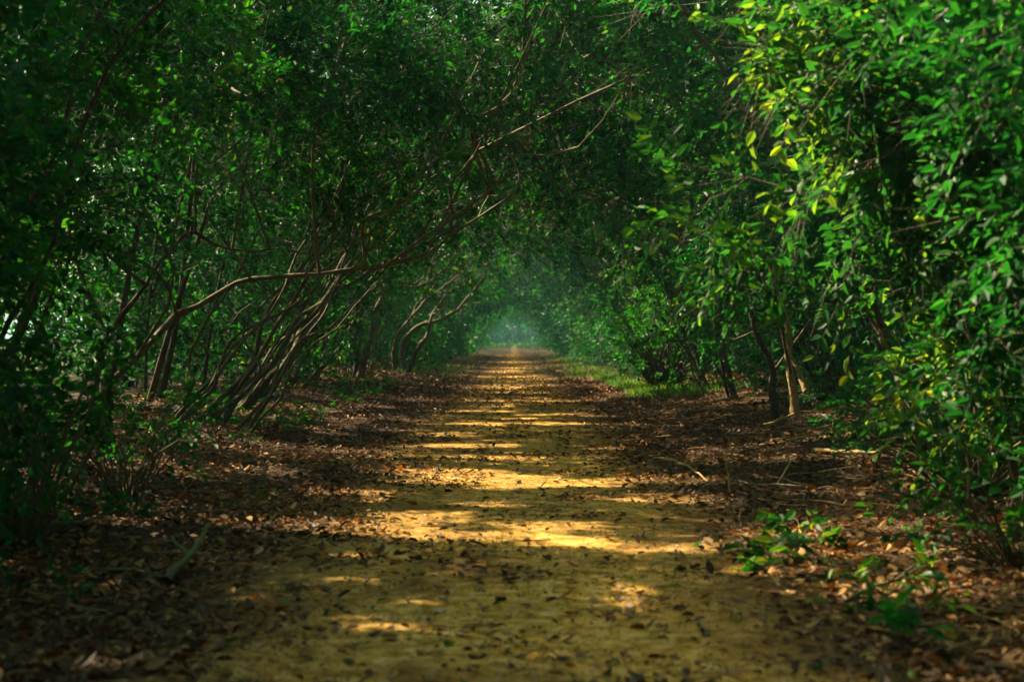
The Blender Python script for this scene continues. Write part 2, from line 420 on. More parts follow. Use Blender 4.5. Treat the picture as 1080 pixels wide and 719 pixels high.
def thin_twigs(mb, A, B, r, mat):
    """three-sided straight twigs, all at once"""
    n = len(A)
    if n == 0: return
    T = unit(B - A); ref = np.where(np.abs(T[:, 2:3]) < .8, np.array([[0, 0, 1.0]]), np.array([[1.0, 0, 0]]))
    U = unit(np.cross(T, ref)); W = np.cross(T, U)
    V = []
    for base, rr in ((A, r), (B, r * .45)):
        for a in (0, 2.094, 4.189):
            V.append(base + (U * math.cos(a) + W * math.sin(a)) * rr)
    V = np.stack(V, 1)
    i = np.arange(n)[:, None] * 6
    Q = np.concatenate([i + np.array([[a, (a + 1) % 3, 3 + (a + 1) % 3, 3 + a]]) for a in range(3)], 0)
    mb.add(V.reshape(-1, 3), Q, mat, True)

def shell_points(n, rng, side, by, Ly, A, B, th0, th1, rin=.96, rout=1.55, clump=.45):
    """points in the leafy vault over the path"""
    out = []
    need = n
    while need > 0:
        k = need * 3 + 20
        th = R(1) * rng.uniform(th0, th1, k); rho = rin + (rout - rin) * rng.random(k) ** 1.2
        y = by + rng.normal(size=k) * Ly
        P = np.stack([side * A * rho * np.cos(th), y, B * rho * np.sin(th)], -1)
        wv = 1 + (vnoise(P, 1.6, 21) - .5) * .35
        P[:, 0] *= wv; P[:, 2] *= wv
        ok = (vnoise(P, .8, 22) > clump * rng.uniform(.5, 1.2, k)) & (P[:, 2] > .12)
        P = P[ok][:need]
        out.append(P); need -= len(P)
    return np.concatenate(out)

def nearest(nodes, P):
    d = ((P[:, None] - nodes[None]) ** 2).sum(-1)
    d += np.maximum(nodes[None, :, 2] - P[:, None, 2], 0) ** 2 * 2      # twigs rise from below
    return d.argmin(1)

def tree(name, label, cat, base, side, seed, *, stems=None, nstem=3, H=5.2, reach=.6, r0=.042, nlimb=9, nspray=420, per=30, L=.075,
         A=4.2, B=4.6, th0=30, th1=112, Ly=1.9, blobs=(), bark='bark', leafm='leaf', group=None, parts=True, wob=.2, low=(0, 0), clump=.52, span=.5, rin=.96, rout=1.75, tilt=.5):
    rng = np.random.default_rng(seed); nspray = int(nspray * 1.55)
    bx, by = base; bz = float(height(bx, by))
    root = empty(name, (bx, by, bz)); org = (bx, by, bz)
    tag(root, label, cat, group)
    nodes = []
    ST = []
    if stems is None:
        stems = []
        for k in range(nstem):
            p0 = np.array([bx + rng.normal() * .22, by + rng.normal() * .25, 0])
            ex = -side * rng.uniform(-.4, 1.0) * reach + side * rng.uniform(0, 1.6); ey = by + rng.normal() * 1.0; ez = H * rng.uniform(.82, 1.02)
            t = np.linspace(0, 1, 6)[:, None]
            P = np.concatenate([p0[0] + (ex - p0[0]) * t ** rng.uniform(.95, 1.5), p0[1] + (ey - p0[1]) * t, ez * (1 - (1 - t) ** rng.uniform(1.3, 1.9))], 1)
            P[1:] += rng.normal(size=(5, 3)) * .13
            stems.append((P, r0 * rng.uniform(.6, 1.1), bark))
    for P, r, bk in stems:
        P = np.asarray(P, float).copy()
        if P[0, 2] < .5: P[0, 2] = float(height(P[0, 0], P[0, 1])) - .08
        S = smooth_path(P, 26)
        S[1:] += (np.stack([vnoise(S * 1.0, .45, seed + a) for a in range(3)], -1)[1:] - .5) * wob
        t = np.linspace(0, 1, 26)
        rad = r * (1 - .78 * t) * (1 + .25 * np.exp(-t * 12) + .9 * np.exp(-t * 45)); rad = rad * (1 + .1 * rng.normal(size=26))
        mb = MB(); tube(mb, S, rad, 8, knob=.05, rng=rng); mb.build('trunk', M[bk], root, org)
        nodes.append(S[5:])
    stem_nodes = np.concatenate(nodes)
    # spray positions
    P = [shell_points(nspray, rng, side, by, Ly, A, B, th0, th1, rin, rout, clump)] if nspray else []
    for c, rr, n in blobs:
        d = unit(rng.normal(size=(n * 2, 3))) * rng.random((n * 2, 1)) ** (1 / 2.4)
        q = np.asarray(c) + d * np.asarray(rr)
        q = q[(vnoise(q, .6, 23) > clump * .8) & (q[:, 2] > .1)][:n]
        P.append(q)
    P = np.concatenate(P)
    P = P[~((np.abs(P[:, 0]) < low[0]) & (P[:, 2] < low[1])) & keep_mask(P, rng)]
    # limbs reach toward spread-out sprays
    limb_nodes = [stem_nodes]
    sel = rng.choice(len(P), min(nlimb * 12, len(P)), replace=False); cand = P[sel]
    chosen = [0]
    for _ in range(min(nlimb, len(cand)) - 1):
        d = ((cand[:, None] - cand[chosen][None]) ** 2).sum(-1).min(1); chosen.append(int(d.argmax()))
    used = np.ones(len(stem_nodes))
    for c in cand[chosen]:
        dd = ((stem_nodes - c) ** 2).sum(1) + np.maximum(stem_nodes[:, 2] - c[2], 0) ** 2 * 2
        j = int((dd * used).argmin()); p0 = stem_nodes[j]
        used *= 1 + 1.5 * np.exp(-((stem_nodes - p0) ** 2).sum(1) / .12)
        if np.linalg.norm(c - p0) < .5: continue
        S = smooth_path(bend(p0, c, rng.uniform(-.02, .14), rng, 6, .075), 16)
        mb = MB(); tube(mb, S, np.linspace(r0 * .42, r0 * .12, 16) * (1 + .1 * rng.normal(size=16)), 6, rng=rng)
        if parts: mb.build('limb', M[bark], root, org)
        else: ST.append(mb)
        limb_nodes.append(S[2:])
    nodes = np.concatenate(limb_nodes)
    mb = MB()
    for s in ST:
        for a, b in zip(s.v, s.f): pass
    d2 = lambda a, b: (a * a).sum(1)[:, None] + (b * b).sum(1)[None] - 2 * a @ b.T
    dn = d2(P, nodes); best = dn.min(1); src = nodes[dn.argmin(1)].copy(); done = np.zeros(len(P), bool); p0 = P.copy()
    DP = d2(P, P)
    for _ in range(len(P)):
        k = int(np.where(done, 1e9, best).argmin()); done[k] = True; p0[k] = src[k]
        m = DP[k] * 1.35 < best
        best[m] = DP[k][m] * 1.35; src[m] = P[k]
    d = np.linalg.norm(P - p0, axis=1)
    mid = (p0 + P) / 2 + rng.normal(size=P.shape) * (d * .09)[:, None]; mid[:, 2] += d * .07
    thin_twigs(mb, p0, mid, .0055, 1); thin_twigs(mb, mid, P, .004, 1)
    ax = unit(P - p0) + rng.normal(size=P.shape) * .35; ax[:, 2] -= .15; ax[:, 0] -= side * .15
    spray_leaves(mb, P, ax, rng, per, L, .0035, span=span, tilt=tilt)
    mb.build('crown', [M[leafm], M['bark_dark']], root, org)
    return root

def pxw(u, v, d):
    return np.array([(u - 542) * d / 1500.0, d, CAM_Z + (355 - v) * d / 1500.0])
def limbpath(pts):
    return np.array([pxw(*p) for p in pts])

# --- left side ---
tree('tree', 'nearest dark shrubby tree filling the left edge with unlit leaves', 'tree', (-4.3, 6.6), -1, 101, r0=.02, nstem=4, H=4.6, reach=-1.0, nspray=200, Ly=1.1, A=4.6, B=4.6, th0=8, th1=75,
     blobs=[((-4.2, 8.0, 4.6), (2.0, 1.8, 1.3), 380), ((-3.3, 6.6, 1.0), (.9, 1.4, 1.1), 190), ((-3.1, 6.8, 2.6), (.9, 1.3, .9), 130), ((-3.4, 5.0, 3.4), (1.2, 1.6, .8), 120)], bark='bark_dark')  # high blob above the frame is added to shade the near path
tree('tree', 'dark dense leafy tree at the left behind the nearest shrubby one', 'tree', (-4.5, 9.6), -1, 102, r0=.02, nstem=4, H=5.0, reach=.2, nspray=480, Ly=1.4, th0=12, th1=62,
     blobs=[((-3.6, 9.6, 1.4), (.9, 1.3, 1.3), 170), ((-4.0, 10.2, 5.4), (2.2, 2.2, 1.6), 420), ((-6.2, 11, 6.8), (2.2, 2.5, 1.8), 300)], bark='bark_dark')  # two upper blobs, out of view, added to block sun from the path
A_ = limbpath([(70, 470, 14.5), (120, 400, 15), (172, 348, 15.5), (235, 305, 16), (290, 288, 16), (378, 287, 16.2), (440, 267, 16.6), (488, 236, 17), (518, 207, 17.4)])
A2 = limbpath([(80, 480, 14.3), (130, 330, 15), (190, 252, 15.6), (260, 262, 16.4), (330, 262, 17)])
A3 = limbpath([(70, 470, 14.5), (110, 330, 14.6), (160, 220, 14.6), (260, 120, 14.6), (380, 50, 14.8)])
tree('tree', 'leaning tree with one long bare limb sweeping right across the left half', 'tree', (-4.6, 14.5), -1, 143, nlimb=17, stems=[(A_, .046, 'bark_red'), (A2, .035, 'bark_dark')],
     nspray=620, Ly=1.7, th0=38, bark='bark', blobs=[((-3.4, 13.6, 4.4), (1.5, 1.3, 1.2), 320), ((-4.0, 12.5, 3.0), (1.2, 1.2, 1.0), 300), ((-2.4, 14.2, 3.5), (1.2, 1.0, .8), 200), ((-1.0, 15, 4.2), (1.4, 1.2, .7), 200)])
B1 = limbpath([(208, 460, 18), (228, 425, 18.2), (262, 382, 18.4), (285, 320, 18.6), (330, 270, 18.8), (390, 210, 19), (450, 165, 19.3)])
B2 = limbpath([(232, 455, 18), (258, 408, 18.3), (296, 372, 18.6), (318, 335, 19), (352, 300, 19.4), (395, 262, 19.8), (470, 190, 20)])
B3 = limbpath([(190, 455, 17.6), (205, 410, 17.6), (200, 370, 17.8), (240, 300, 18), (280, 230, 18.5), (330, 160, 19)])
B4 = limbpath([(198, 456, 17.4), (240, 425, 17.6), (270, 395, 17.8), (262, 345, 18), (310, 290, 18.2), (350, 240, 18.5)])
B5 = limbpath([(222, 457, 18.2), (255, 400, 18.3), (312, 310, 18.4), (378, 215, 18.6), (425, 172, 18.8), (500, 157, 19), (580, 150, 19.2)])
_q = np.random.default_rng(12); FAN = []
for k in range(9):
    d = _q.uniform(16.8, 19.2); u0 = _q.uniform(165, 262); v0 = 355 + 1875 / d - 2; du = _q.uniform(110, 210); vt = _q.uniform(190, 265)
    FAN.append((limbpath([(u0, v0, d), (u0 + du * .22, v0 - 50, d + .1), (u0 + du * .4 + _q.normal() * 8, v0 - 105, d + .3), (u0 + du * .75, (v0 + vt) / 2 - 40, d + .5), (u0 + du, vt, d + .8), (u0 + du * 1.5, vt - 60, d + 1)]), _q.uniform(.014, .03), 'bark'))
tree('tree', 'multi-stemmed thicket tree whose mossy stems fan out rightwards from the left verge', 'tree', (-4.0, 17.9), -1, 104, nlimb=17, stems=[(B1, .046, 'bark'), (B2, .05, 'bark'), (B3, .032, 'bark'), (B4, .032, 'bark'), (B5, .036, 'bark_red')] + FAN,
     nspray=500, Ly=1.7, th0=38, blobs=[((-2.2, 17.5, 3.3), (1.6, 1.2, .8), 220)])
C1 = limbpath([(246, 448, 20.5), (285, 402, 21), (305, 375, 21.5), (325, 338, 22), (358, 300, 22.5), (405, 283, 23), (470, 240, 23.5), (540, 185, 24)])
C2 = limbpath([(236, 446, 20.3), (262, 420, 20.6), (290, 370, 21), (340, 310, 21.5), (372, 250, 22), (420, 190, 22.5)])
C3 = limbpath([(268, 446, 20.6), (296, 392, 21), (322, 352, 21.4), (345, 322, 21.8), (362, 270, 22), (380, 210, 22)])
tree('tree', 'leaning tree with elbowed mossy stem bending right behind the fan of stems', 'tree', (-4.0, 20.6), -1, 105, nlimb=17, stems=[(C1, .068, 'bark'), (C2, .042, 'bark'), (C3, .036, 'bark')],
     nspray=480, Ly=1.8, th0=30, B=4.2)
left = [
    (24.5, 'slender leaning tree just behind the elbowed mossy stem', dict(nstem=4)),
    (28.5, 'thin-stemmed leaning tree fourth behind the long bare limb', dict(nstem=4)),
]
for i, (y, lab, kw) in enumerate(left):
    tree('tree', lab, 'tree', (-4.4 - .1 * i, y), -1, 110 + i, nlimb=17, nspray=470, Ly=1.9, th0=12, L=.085, reach=.8, B=3.75, A=4.0, **kw)
D1 = limbpath([(378, 402, 36), (388, 365, 36), (399, 325, 36), (406, 290, 36.3), (400, 250, 36.6), (430, 215, 37)])
D2 = limbpath([(372, 402, 36), (382, 330, 36), (405, 303, 36.3), (440, 300, 36.5), (480, 280, 37)])
tree('tree', 'tree with straight upright dark stem on the left verge mid-way', 'tree', (-4.0, 36), -1, 120, stems=[(D1, .095, 'bark'), (D2, .05, 'bark_dark')], nspray=420, Ly=2.2, th0=30, L=.10)
tree('tree', 'bushy tree low to the ground before the upright dark stem', 'tree', (-4.7, 32.5), -1, 121, nlimb=17, nspray=430, Ly=2.0, th0=10, L=.09, reach=.8)
E1 = limbpath([(430, 390, 46), (425, 365, 46), (440, 345, 46), (470, 335, 46.5), (500, 305, 47), (540, 270, 48)])
E2 = limbpath([(415, 392, 45), (418, 360, 45), (440, 325, 45.4), (470, 300, 46), (500, 275, 47)])
E3 = limbpath([(428, 392, 45), (445, 362, 45), (462, 322, 45.4), (490, 296, 46)])
tree('tree', 'leaning tree with pale curved limb low beside the far path, left side', 'tree', (-3.7, 45.5), -1, 122, stems=[(E1, .10, 'bark'), (E2, .075, 'bark'), (E3, .075, 'bark_dark')], nspray=420, Ly=2.6, th0=34, L=.12)
tree('tree', 'leafy tree between the upright dark stem and the pale curved limb', 'tree', (-4.6, 40.5), -1, 123, nspray=420, Ly=2.2, th0=25, L=.11, reach=.9)

# --- right side ---
tree('tree', 'nearest dark leafy tree filling the right edge, a few leaves sunlit', 'tree', (4.2, 6.4), 1, 201, r0=.022, nstem=4, H=4.8, reach=-.8, nspray=160, Ly=1.1, A=4.2, B=4.6, th0=8, th1=70,
     blobs=[((3.1, 7.2, 1.8), (.9, 1.3, 1.3), 190), ((2.7, 6.6, 3.1), (.9, 1.2, .8), 130), ((3.6, 5.0, 3.0), (1.0, 1.6, 1.2), 110)], low=(2.7, 1.1), bark='bark_dark')
tree('tree', 'tree with sunlit yellow-green sprays hanging over the right of the path', 'tree', (3.6, 9.3), 1, 202, r0=.024, nstem=4, H=5.0, reach=.3, nspray=330, Ly=1.3, A=3.7, th0=20, th1=64,
     blobs=[((2.0, 8.7, 2.3), (1.0, .9, 1.0), 260), ((1.6, 9.2, 3.2), (.9, .9, .7), 120), ((3.0, 9.0, 1.2), (.9, 1.0, .8), 110)], L=.088, low=(2.6, 1.6), leafm='leaf_fresh_sunlit')
tree('tree', 'leafy tree behind the sunlit sprays with low lime-tipped branches', 'tree', (3.9, 12.9), 1, 203, nstem=3, H=5.2, reach=.6, nspray=430, Ly=1.5, A=3.7, th0=14,
     blobs=[((2.4, 13.0, 2.2), (.9, .9, .6), 150)], low=(3.3, 1.6))
F1 = limbpath([(820, 452, 19.6), (814, 400, 19.4), (797, 335, 18.8), (778, 285, 18.2), (745, 190, 17.6), (700, 110, 17.3), (620, 60, 17.5)])
F2 = limbpath([(797, 335, 18.8), (778, 300, 18.2), (752, 270, 17), (715, 250, 17.3), (655, 215, 17.6), (600, 190, 18)])
tree('tree', 'tree with dark crooked trunk rising behind the pale trunk and arching over the path', 'tree', (3.64, 19.6), 1, 204, stems=[(F1, .055, 'bark_dark'), (F2, .042, 'bark_dark')], nspray=480, Ly=1.6, A=3.9, th0=18, low=(3.4, .9), blobs=[((1.8, 16.6, 3.6), (1.4, 1.2, .9), 160)])
G1 = limbpath([(838, 455, 18.75), (837, 420, 18.75), (833, 385, 18.75), (830, 340, 18.8), (815, 290, 18.9), (790, 200, 19), (730, 120, 19.3)])
tree('tree', 'sunlit pale slender trunk with a broken stick leaning on it', 'tree', (3.68, 18.75), 1, 205, wob=.05, stems=[(G1, .062, 'pale_wood')], nspray=330, Ly=1.5, A=3.9, th0=45, r0=.05)
H1 = limbpath([(775, 430, 25), (768, 390, 25), (757, 340, 25), (745, 290, 25.2), (700, 245, 25.5), (640, 205, 26)])
H2 = limbpath([(768, 430, 25), (764, 400, 25), (752, 330, 25), (748, 260, 25.2), (735, 180, 25.5)])
tree('tree', 'tree with a pair of thin dark trunks left of the pale slender trunk', 'tree', (3.85, 25), 1, 206, stems=[(H1, .05, 'bark'), (H2, .04, 'bark_dark')], nspray=480, Ly=1.9, A=3.7, B=3.75, th0=8, L=.085)
tree('tree', 'dense leafy tree in the dark hollow behind the pale trunk', 'tree', (4.7, 21.4), 1, 207, nstem=3, nspray=520, Ly=1.5, A=4.6, th0=4, L=.085, bark='bark_dark')
right = [(29, 'bushy green tree rising behind the grass tufts on the right verge', 20), (33.5, 'bright bushy tree directly beside the right grass tufts', 8), (38.5, 'round leafy tree just past the right grass tufts', 6), (44.5, 'leafy tree second past the right grass tufts', 6)]
for i, (y, lab, th) in enumerate(right):
    tree('tree', lab, 'tree', (4.1, y), 1, 210 + i, nspray=500, Ly=2.1, A=3.4, B=3.7 if i == 0 else 4.4, th0=th, L=.09 + .01 * i, nstem=3, reach=.9, rin=.9)
# --- the tunnel farther on: each tree a thing, no telling them apart ---
for s in (-1, 1):
    for i, y in enumerate((51, 57.5, 65, 73, 82)):
        tree('tree', 'leafy tree arching over the far end of the path on its %s side' % ('left' if s < 0 else 'right'), 'tree', (s * 4.2, y), s, 300 + i + (20 if s > 0 else 0), nspray=330, Ly=3.0, A=3.6, B=4.3,
             th0=4, L=.15, per=24, nstem=2, nlimb=5, r0=.08, reach=1.1, span=.7, leafm='leaf_far', group='far trees on the %s of the path' % ('left' if s < 0 else 'right'), rin=.9)

# ------------------------------------------------------------------ woodland masses
def mass(name, label, pts, L, leafm, seed, per=12, keep=True, stems=()):
    rng = np.random.default_rng(seed); mb = MB()
    ax = rng.normal(size=pts.shape)
    spray_leaves(mb, pts, ax, rng, per, L, .006, span=.8, tilt=.7, keep=keep)
    for P, r in stems: tube(mb, smooth_path(P, 8), np.linspace(r, r * .4, 8), 5, 1, rng=rng)
    return tag(mb.build(name, [M[leafm], M['bark_dark']]), label, kind='stuff')
for s in (-1, 1):
    rng = np.random.default_rng(50 + s)
    n = 44000 if s < 0 else 36000
    P = np.stack([s * rng.uniform(5.6, 14, n), rng.uniform(0, 92, n), rng.random(n) ** .9 * (11.5 if s < 0 else 9.5)], -1)
    P = P[vnoise(P, 1.5, 61) > .36]
    k = 9500       # unseen thicket beside and behind the camera, added to shade the edges
    Q = np.stack([s * (2.3 + 5 * rng.random(k) ** 1.5), rng.uniform(-12, 4.6, k), rng.uniform(.1, 8, k)], -1)
    P = np.concatenate([P, Q[(vnoise(Q, 1.2, 62) > .33) & (np.abs(Q[:, 0]) > 2.2 + .12 * np.maximum(Q[:, 1], 0) + np.clip(Q[:, 2] - 2.6, 0, 1.6) * .35)]])  # opening over the near path shaped to admit sky light
    st = []
    for k in range(70):
        x = s * rng.uniform(5.2, 8.5); y = rng.uniform(9, 70); lean = -s * rng.uniform(.2, 2)
        st.append((np.array([[x, y, -.1], [x + lean * .4, y + rng.normal() * .2, 1.6], [x + lean, y + rng.normal() * .4, 4.2]]), rng.uniform(.025, .07)))
    mass('background_woodland', 'dense woodland behind the %s row of trees' % ('left' if s < 0 else 'right'), P, .16, 'leaf_far', 70 + s, stems=st)
rng = np.random.default_rng(55)
n = 15000
th = R(1) * rng.uniform(0, 180, n); rho = .95 + .9 * rng.random(n) ** 1.4
P = np.stack([3.7 * rho * np.cos(th), 86 + 84 * rng.random(n) ** 1.1, 4.2 * rho * np.sin(th)], -1)
wv = 1 + (vnoise(P, 4, 64) - .5) * .5; P[:, 0] *= wv; P[:, 2] *= wv
P = P[(P[:, 2] > .2)]
mass('far_woodland', 'far green tunnel of trees closing round the end of the path', P, .26, 'leaf_far', 80, per=9)
rng = np.random.default_rng(56); n = 27000; yy = 14.5 + 75 * rng.random(n) ** 1.1
P = np.stack([rng.uniform(-9, 7, n), yy, 6.2 + rng.random(n) * (2.4 + .06 * yy)], -1)
P = P[vnoise(P, 1.8, 66) > .34]
mass('canopy_top', 'leafy top of the canopy closing over the path', P, .15, 'leaf_far', 82)
n = 11000
P = np.stack([rng.uniform(-40, 40, n), rng.uniform(212, 262, n), rng.random(n) ** 1.1 * 16], -1)
P = P[vnoise(P, 7, 65) > .33]
mass('distant_treeline', 'hazy blue-green trees beyond the end of the path', P, .8, 'leaf_far', 81, per=9, keep=False)

# ------------------------------------------------------------------ haze
m, t, out = new_mat('haze')
pv = t.nodes.new('ShaderNodeVolumePrincipled')
pv.inputs['Color'].default_value = (.36, .82, .95, 1); pv.inputs['Density'].default_value = .0006; pv.inputs['Anisotropy'].default_value = .2
t.links.new(pv.outputs[0], out.inputs['Volume'])
V = [(x, y, z) for z in (-1.6, 16) for y in (-1000, 1300) for x in (-1000, 1000)]
mb = MB(); mb.add(V, [(0, 2, 3, 1), (4, 5, 7, 6), (0, 1, 5, 4), (2, 6, 7, 3), (0, 4, 6, 2), (1, 3, 7, 5)])
tag(mb.build('haze', m), 'thin blue-green haze in the air toward the far end', kind='stuff')

# ------------------------------------------------------------------ leaf litter, twigs, grass
def scatter_leaves(mb, X, Y, L, rng, flat=.25, lift=.0, rnd=None, mat=0):
    n = len(X); Z = height(X, Y) + .006 + lift * rng.random(n)
    a = rng.uniform(0, 2 * np.pi, n)
    D = np.stack([np.cos(a), np.sin(a), rng.normal(size=n) * flat], -1)
    N = np.stack([rng.normal(size=n) * flat, rng.normal(size=n) * flat, np.ones(n)], -1)
    leaves(mb, np.stack([X, Y, Z], -1), D, N, L, L * rng.uniform(.4, .75, n), rng, mat, fold=rng.uniform(-.1, .3, n), curl=rng.uniform(-.35, .1, n), rnd=rnd)
rng = np.random.default_rng(900)
mb = MB()
def band(n, y0, y1, x0, x1, power=1.0):
    y = y0 * (y1 / y0) ** (rng.random(n) ** power); x = rng.uniform(x0, x1, n); return x, y
for s in (-1, 1):
    x, y = band(70000, 4, 34, .7, 6.0)
    edge = 1.3 + (vnoise(np.stack([np.full_like(y, s * 3.), y, x * 0], -1), .8, 41) - .5) * 1.1
    ok = rng.random(len(x)) < np.clip((x - edge) * 1.4 + .3, 0, 1)
    x, y = x[ok], y[ok]
    scatter_leaves(mb, s * x, y, np.clip(rng.gamma(4.5, .0095, len(x)), .014, .09), rng, .26, .03, rnd=np.clip(rng.beta(1.5, 2.1, len(x)) * .75 + .55 * (vnoise(np.stack([s * x, y, x * 0], -1), .9, 58) - .25), 0, 1))
    x, y = band(22000, 30, 95, 1.3, 6.0)
    scatter_leaves(mb, s * x, y, rng.uniform(.06, .12, len(x)), rng, .3, .03, rnd=rng.beta(1.5, 2.1, len(x)))
x, y = band(60000, 4, 36, -1.9, 1.9)
cl = vnoise(np.stack([x, y, x * 0], -1), .5, 43)
ok = rng.random(len(x)) < np.clip((cl - .34) * 1.6, .1, 1) * np.clip(.4 + .55 * np.abs(x) + (y - 6) * .05, 0, 1.6); x, y = x[ok], y[ok]
scatter_leaves(mb, x, y, np.clip(rng.gamma(2.4, .015, len(x)), .01, .08), rng, .22, .008, rnd=rng.beta(1.1, 1.7, len(x)))
x, y = band(95000, 4, 16, -3.2, 3.2)
cl = vnoise(np.stack([x, y, x * 0], -1), .3, 48); k = rng.random(len(x)) < np.clip((cl - .25) * 1.4, .1, 1); x, y = x[k], y[k]
scatter_leaves(mb, x, y, rng.uniform(.006, .018, len(x)), rng, .4, .006, rnd=rng.beta(1.2, 1.9, len(x)))
x, y = band(18000, 26, 110, -2.0, 2.0)
scatter_leaves(mb, x, y, rng.uniform(.04, .08, len(x)), rng, .2, .01, rnd=rng.beta(1.4, 2.2, len(x)))
tag(mb.build('leaf_litter', M['litter']), 'brown fallen leaves strewn over the path and both verges', kind='stuff')
# small stones pressed into the path
mb = MB()
x, y = band(2600, 4.3, 30, -1.7, 1.8)
n = len(x); rr = np.clip(rng.gamma(2, .004, n), .003, .028)
u = np.array([(1, 0, 0), (0, 1, 0), (-1, 0, 0), (0, -1, 0), (0, 0, .7), (.6, .6, .4), (-.6, .6, .4), (-.6, -.6, .4), (.6, -.6, .4)])
a = rng.uniform(0, 6.28, n); ca, sa = np.cos(a), np.sin(a)
U = u[None] * (1 + .25 * rng.normal(size=(n, 9, 1))) * np.stack([rng.uniform(.8, 1.4, n), rng.uniform(.6, 1, n), rng.uniform(.6, 1, n)], -1)[:, None]
V = np.stack([U[..., 0] * ca[:, None] - U[..., 1] * sa[:, None], U[..., 0] * sa[:, None] + U[..., 1] * ca[:, None], U[..., 2]], -1) * rr[:, None, None] + np.stack([x, y, height(x, y) + .006], -1)[:, None]
i = np.arange(n)[:, None] * 9
Q = np.concatenate([i + np.array([f]) for f in ([0, 5, 4, 8], [1, 6, 4, 5], [2, 7, 4, 6], [3, 8, 4, 7])])
mb.add(V.reshape(-1, 3), Q, 0, True, np.repeat(rng.random(n), 9))
tag(mb.build('pebbles', M['stone']), 'small stones and hard crumbs of earth pressed into the path', kind='stuff')
mb = MB()
x, y = band(260, 4.6, 20, -2.2, 2.6)
scatter_leaves(mb, x, y, rng.uniform(.035, .07, len(x)), rng, .2, .01)
tag(mb.build('green_leaves', M['leaf_fresh_sunlit']), 'scattered fresh green leaves fallen on the path', kind='stuff')

mb = MB()
for s, n in ((1, 420), (-1, 220)):
    for k in range(n):
        y = 5.0 * (26 / 5.0) ** rng.random(); x = s * (1.4 + 3.2 * rng.random() ** .8)
        a = rng.uniform(0, np.pi); l = rng.uniform(.12, .6); m = 5
        t = np.linspace(-.5, .5, m)
        X = x + np.cos(a) * l * t + rng.normal(size=m) * .018; Y = y + np.sin(a) * l * t + rng.normal(size=m) * .018
        Z = height(X, Y) + .012 + rng.random() * .05 + t * rng.normal() * .12 * l
        tube(mb, np.stack([X, Y, Z], -1), np.linspace(1, .4, m) * rng.uniform(.002, .006), 4, rng=rng)
tag(mb.build('twig_litter', M['pale_wood']), 'thin dry twigs tangled in the leaf litter along both verges', kind='stuff')

def branch(label, P, r, mat, forks=2, seed=0, name='fallen_branch', cat='branch', group=None):
    rng = np.random.default_rng(seed); P = np.asarray(P, float)
    S = smooth_path(P, 18); S += (np.stack([vnoise(S, .2, seed + a) for a in range(3)], -1) - .5) * .04
    org = tuple(S[0])
    mb = MB(); tube(mb, S, np.linspace(r, r * .45, 18), 7, knob=.07, rng=rng, cap=True)
    for k in range(forks):
        j = rng.integers(5, 15); d = unit(S[j + 1] - S[j]) + rng.normal(size=3) * .6; d[2] = abs(d[2]) * .5
        q = S[j] + unit(d) * rng.uniform(.15, .45) ; q[2] = max(q[2], height(q[0], q[1]) + .01)
        tube(mb, smooth_path(bend(S[j], q, .05, rng), 7), np.linspace(r * .5, r * .2, 7), 5, rng=rng)
    o = mb.build(name, M[mat], None, org)
    return tag(o, label, cat, group)
def gp(u, d, z=.03):
    x = (u - 542) * d / 1500; return (x, d, float(height(x, d)) + z)
branch('mossy stub of branch slanting out of the dark litter at lower left', [gp(176, 7.3, .02), gp(196, 7.5, .10), gp(222, 7.8, .22)], .028, 'moss_wood', 1, 1)
branch('thin dark stick curving through the dark litter left of the mossy stub', [gp(110, 7.6), gp(140, 7.4, .06), gp(172, 7.3, .05)], .012, 'moss_wood', 1, 2)
branch('pale curved stick lying on the right verge below the thin trunks', [gp(688, 14.2), gp(712, 13.6, .07), gp(734, 12.6, .06), gp(748, 12.0)], .016, 'pale_wood', 2, 3)
branch('thin stick lying crosswise in litter in front of the pale trunk', [gp(800, 15.0), gp(845, 15.3, .06), gp(880, 15.6, .04)], .018, 'pale_wood', 2, 4)
branch('brown root-like stick at the foot of the pale slender trunk', [gp(806, 18.0), gp(826, 18.4, .08), gp(838, 18.6, .10)], .035, 'pale_wood', 1, 5)
branch('long stick ending in a sunlit patch below the right bushes', [gp(858, 14.4), gp(895, 13.8, .08), gp(935, 13.4, .05)], .026, 'pale_wood', 2, 6)
branch('dark forked stick among the twigs at centre of the right verge', [gp(778, 12.0), gp(800, 11.4, .06), gp(850, 11.0, .05)], .014, 'bark', 3, 7)
branch('thin mossy stick beside the yellow-green seedlings at lower right', [gp(896, 6.6), gp(930, 6.9, .06), gp(965, 7.2, .10)], .012, 'moss_wood', 1, 8)
branch('slim stick standing tilted in the right verge litter', [gp(770, 11.2, 0), gp(768, 11.3, .16), gp(762, 11.4, .36)], .008, 'pale_wood', 1, 9)
branch('broken peeled stick leaning against the pale slender trunk', [pxw(850, 411, 18.5), pxw(842, 390, 18.62), pxw(832, 372, 18.68)], .05, 'pale_wood', 0, 10)
branch('bleached dead branch jutting out above the left verge shrubs', [pxw(352, 342, 25), pxw(368, 338, 25.1), pxw(381, 335, 25.2)], .035, 'pale_wood', 0, 11)

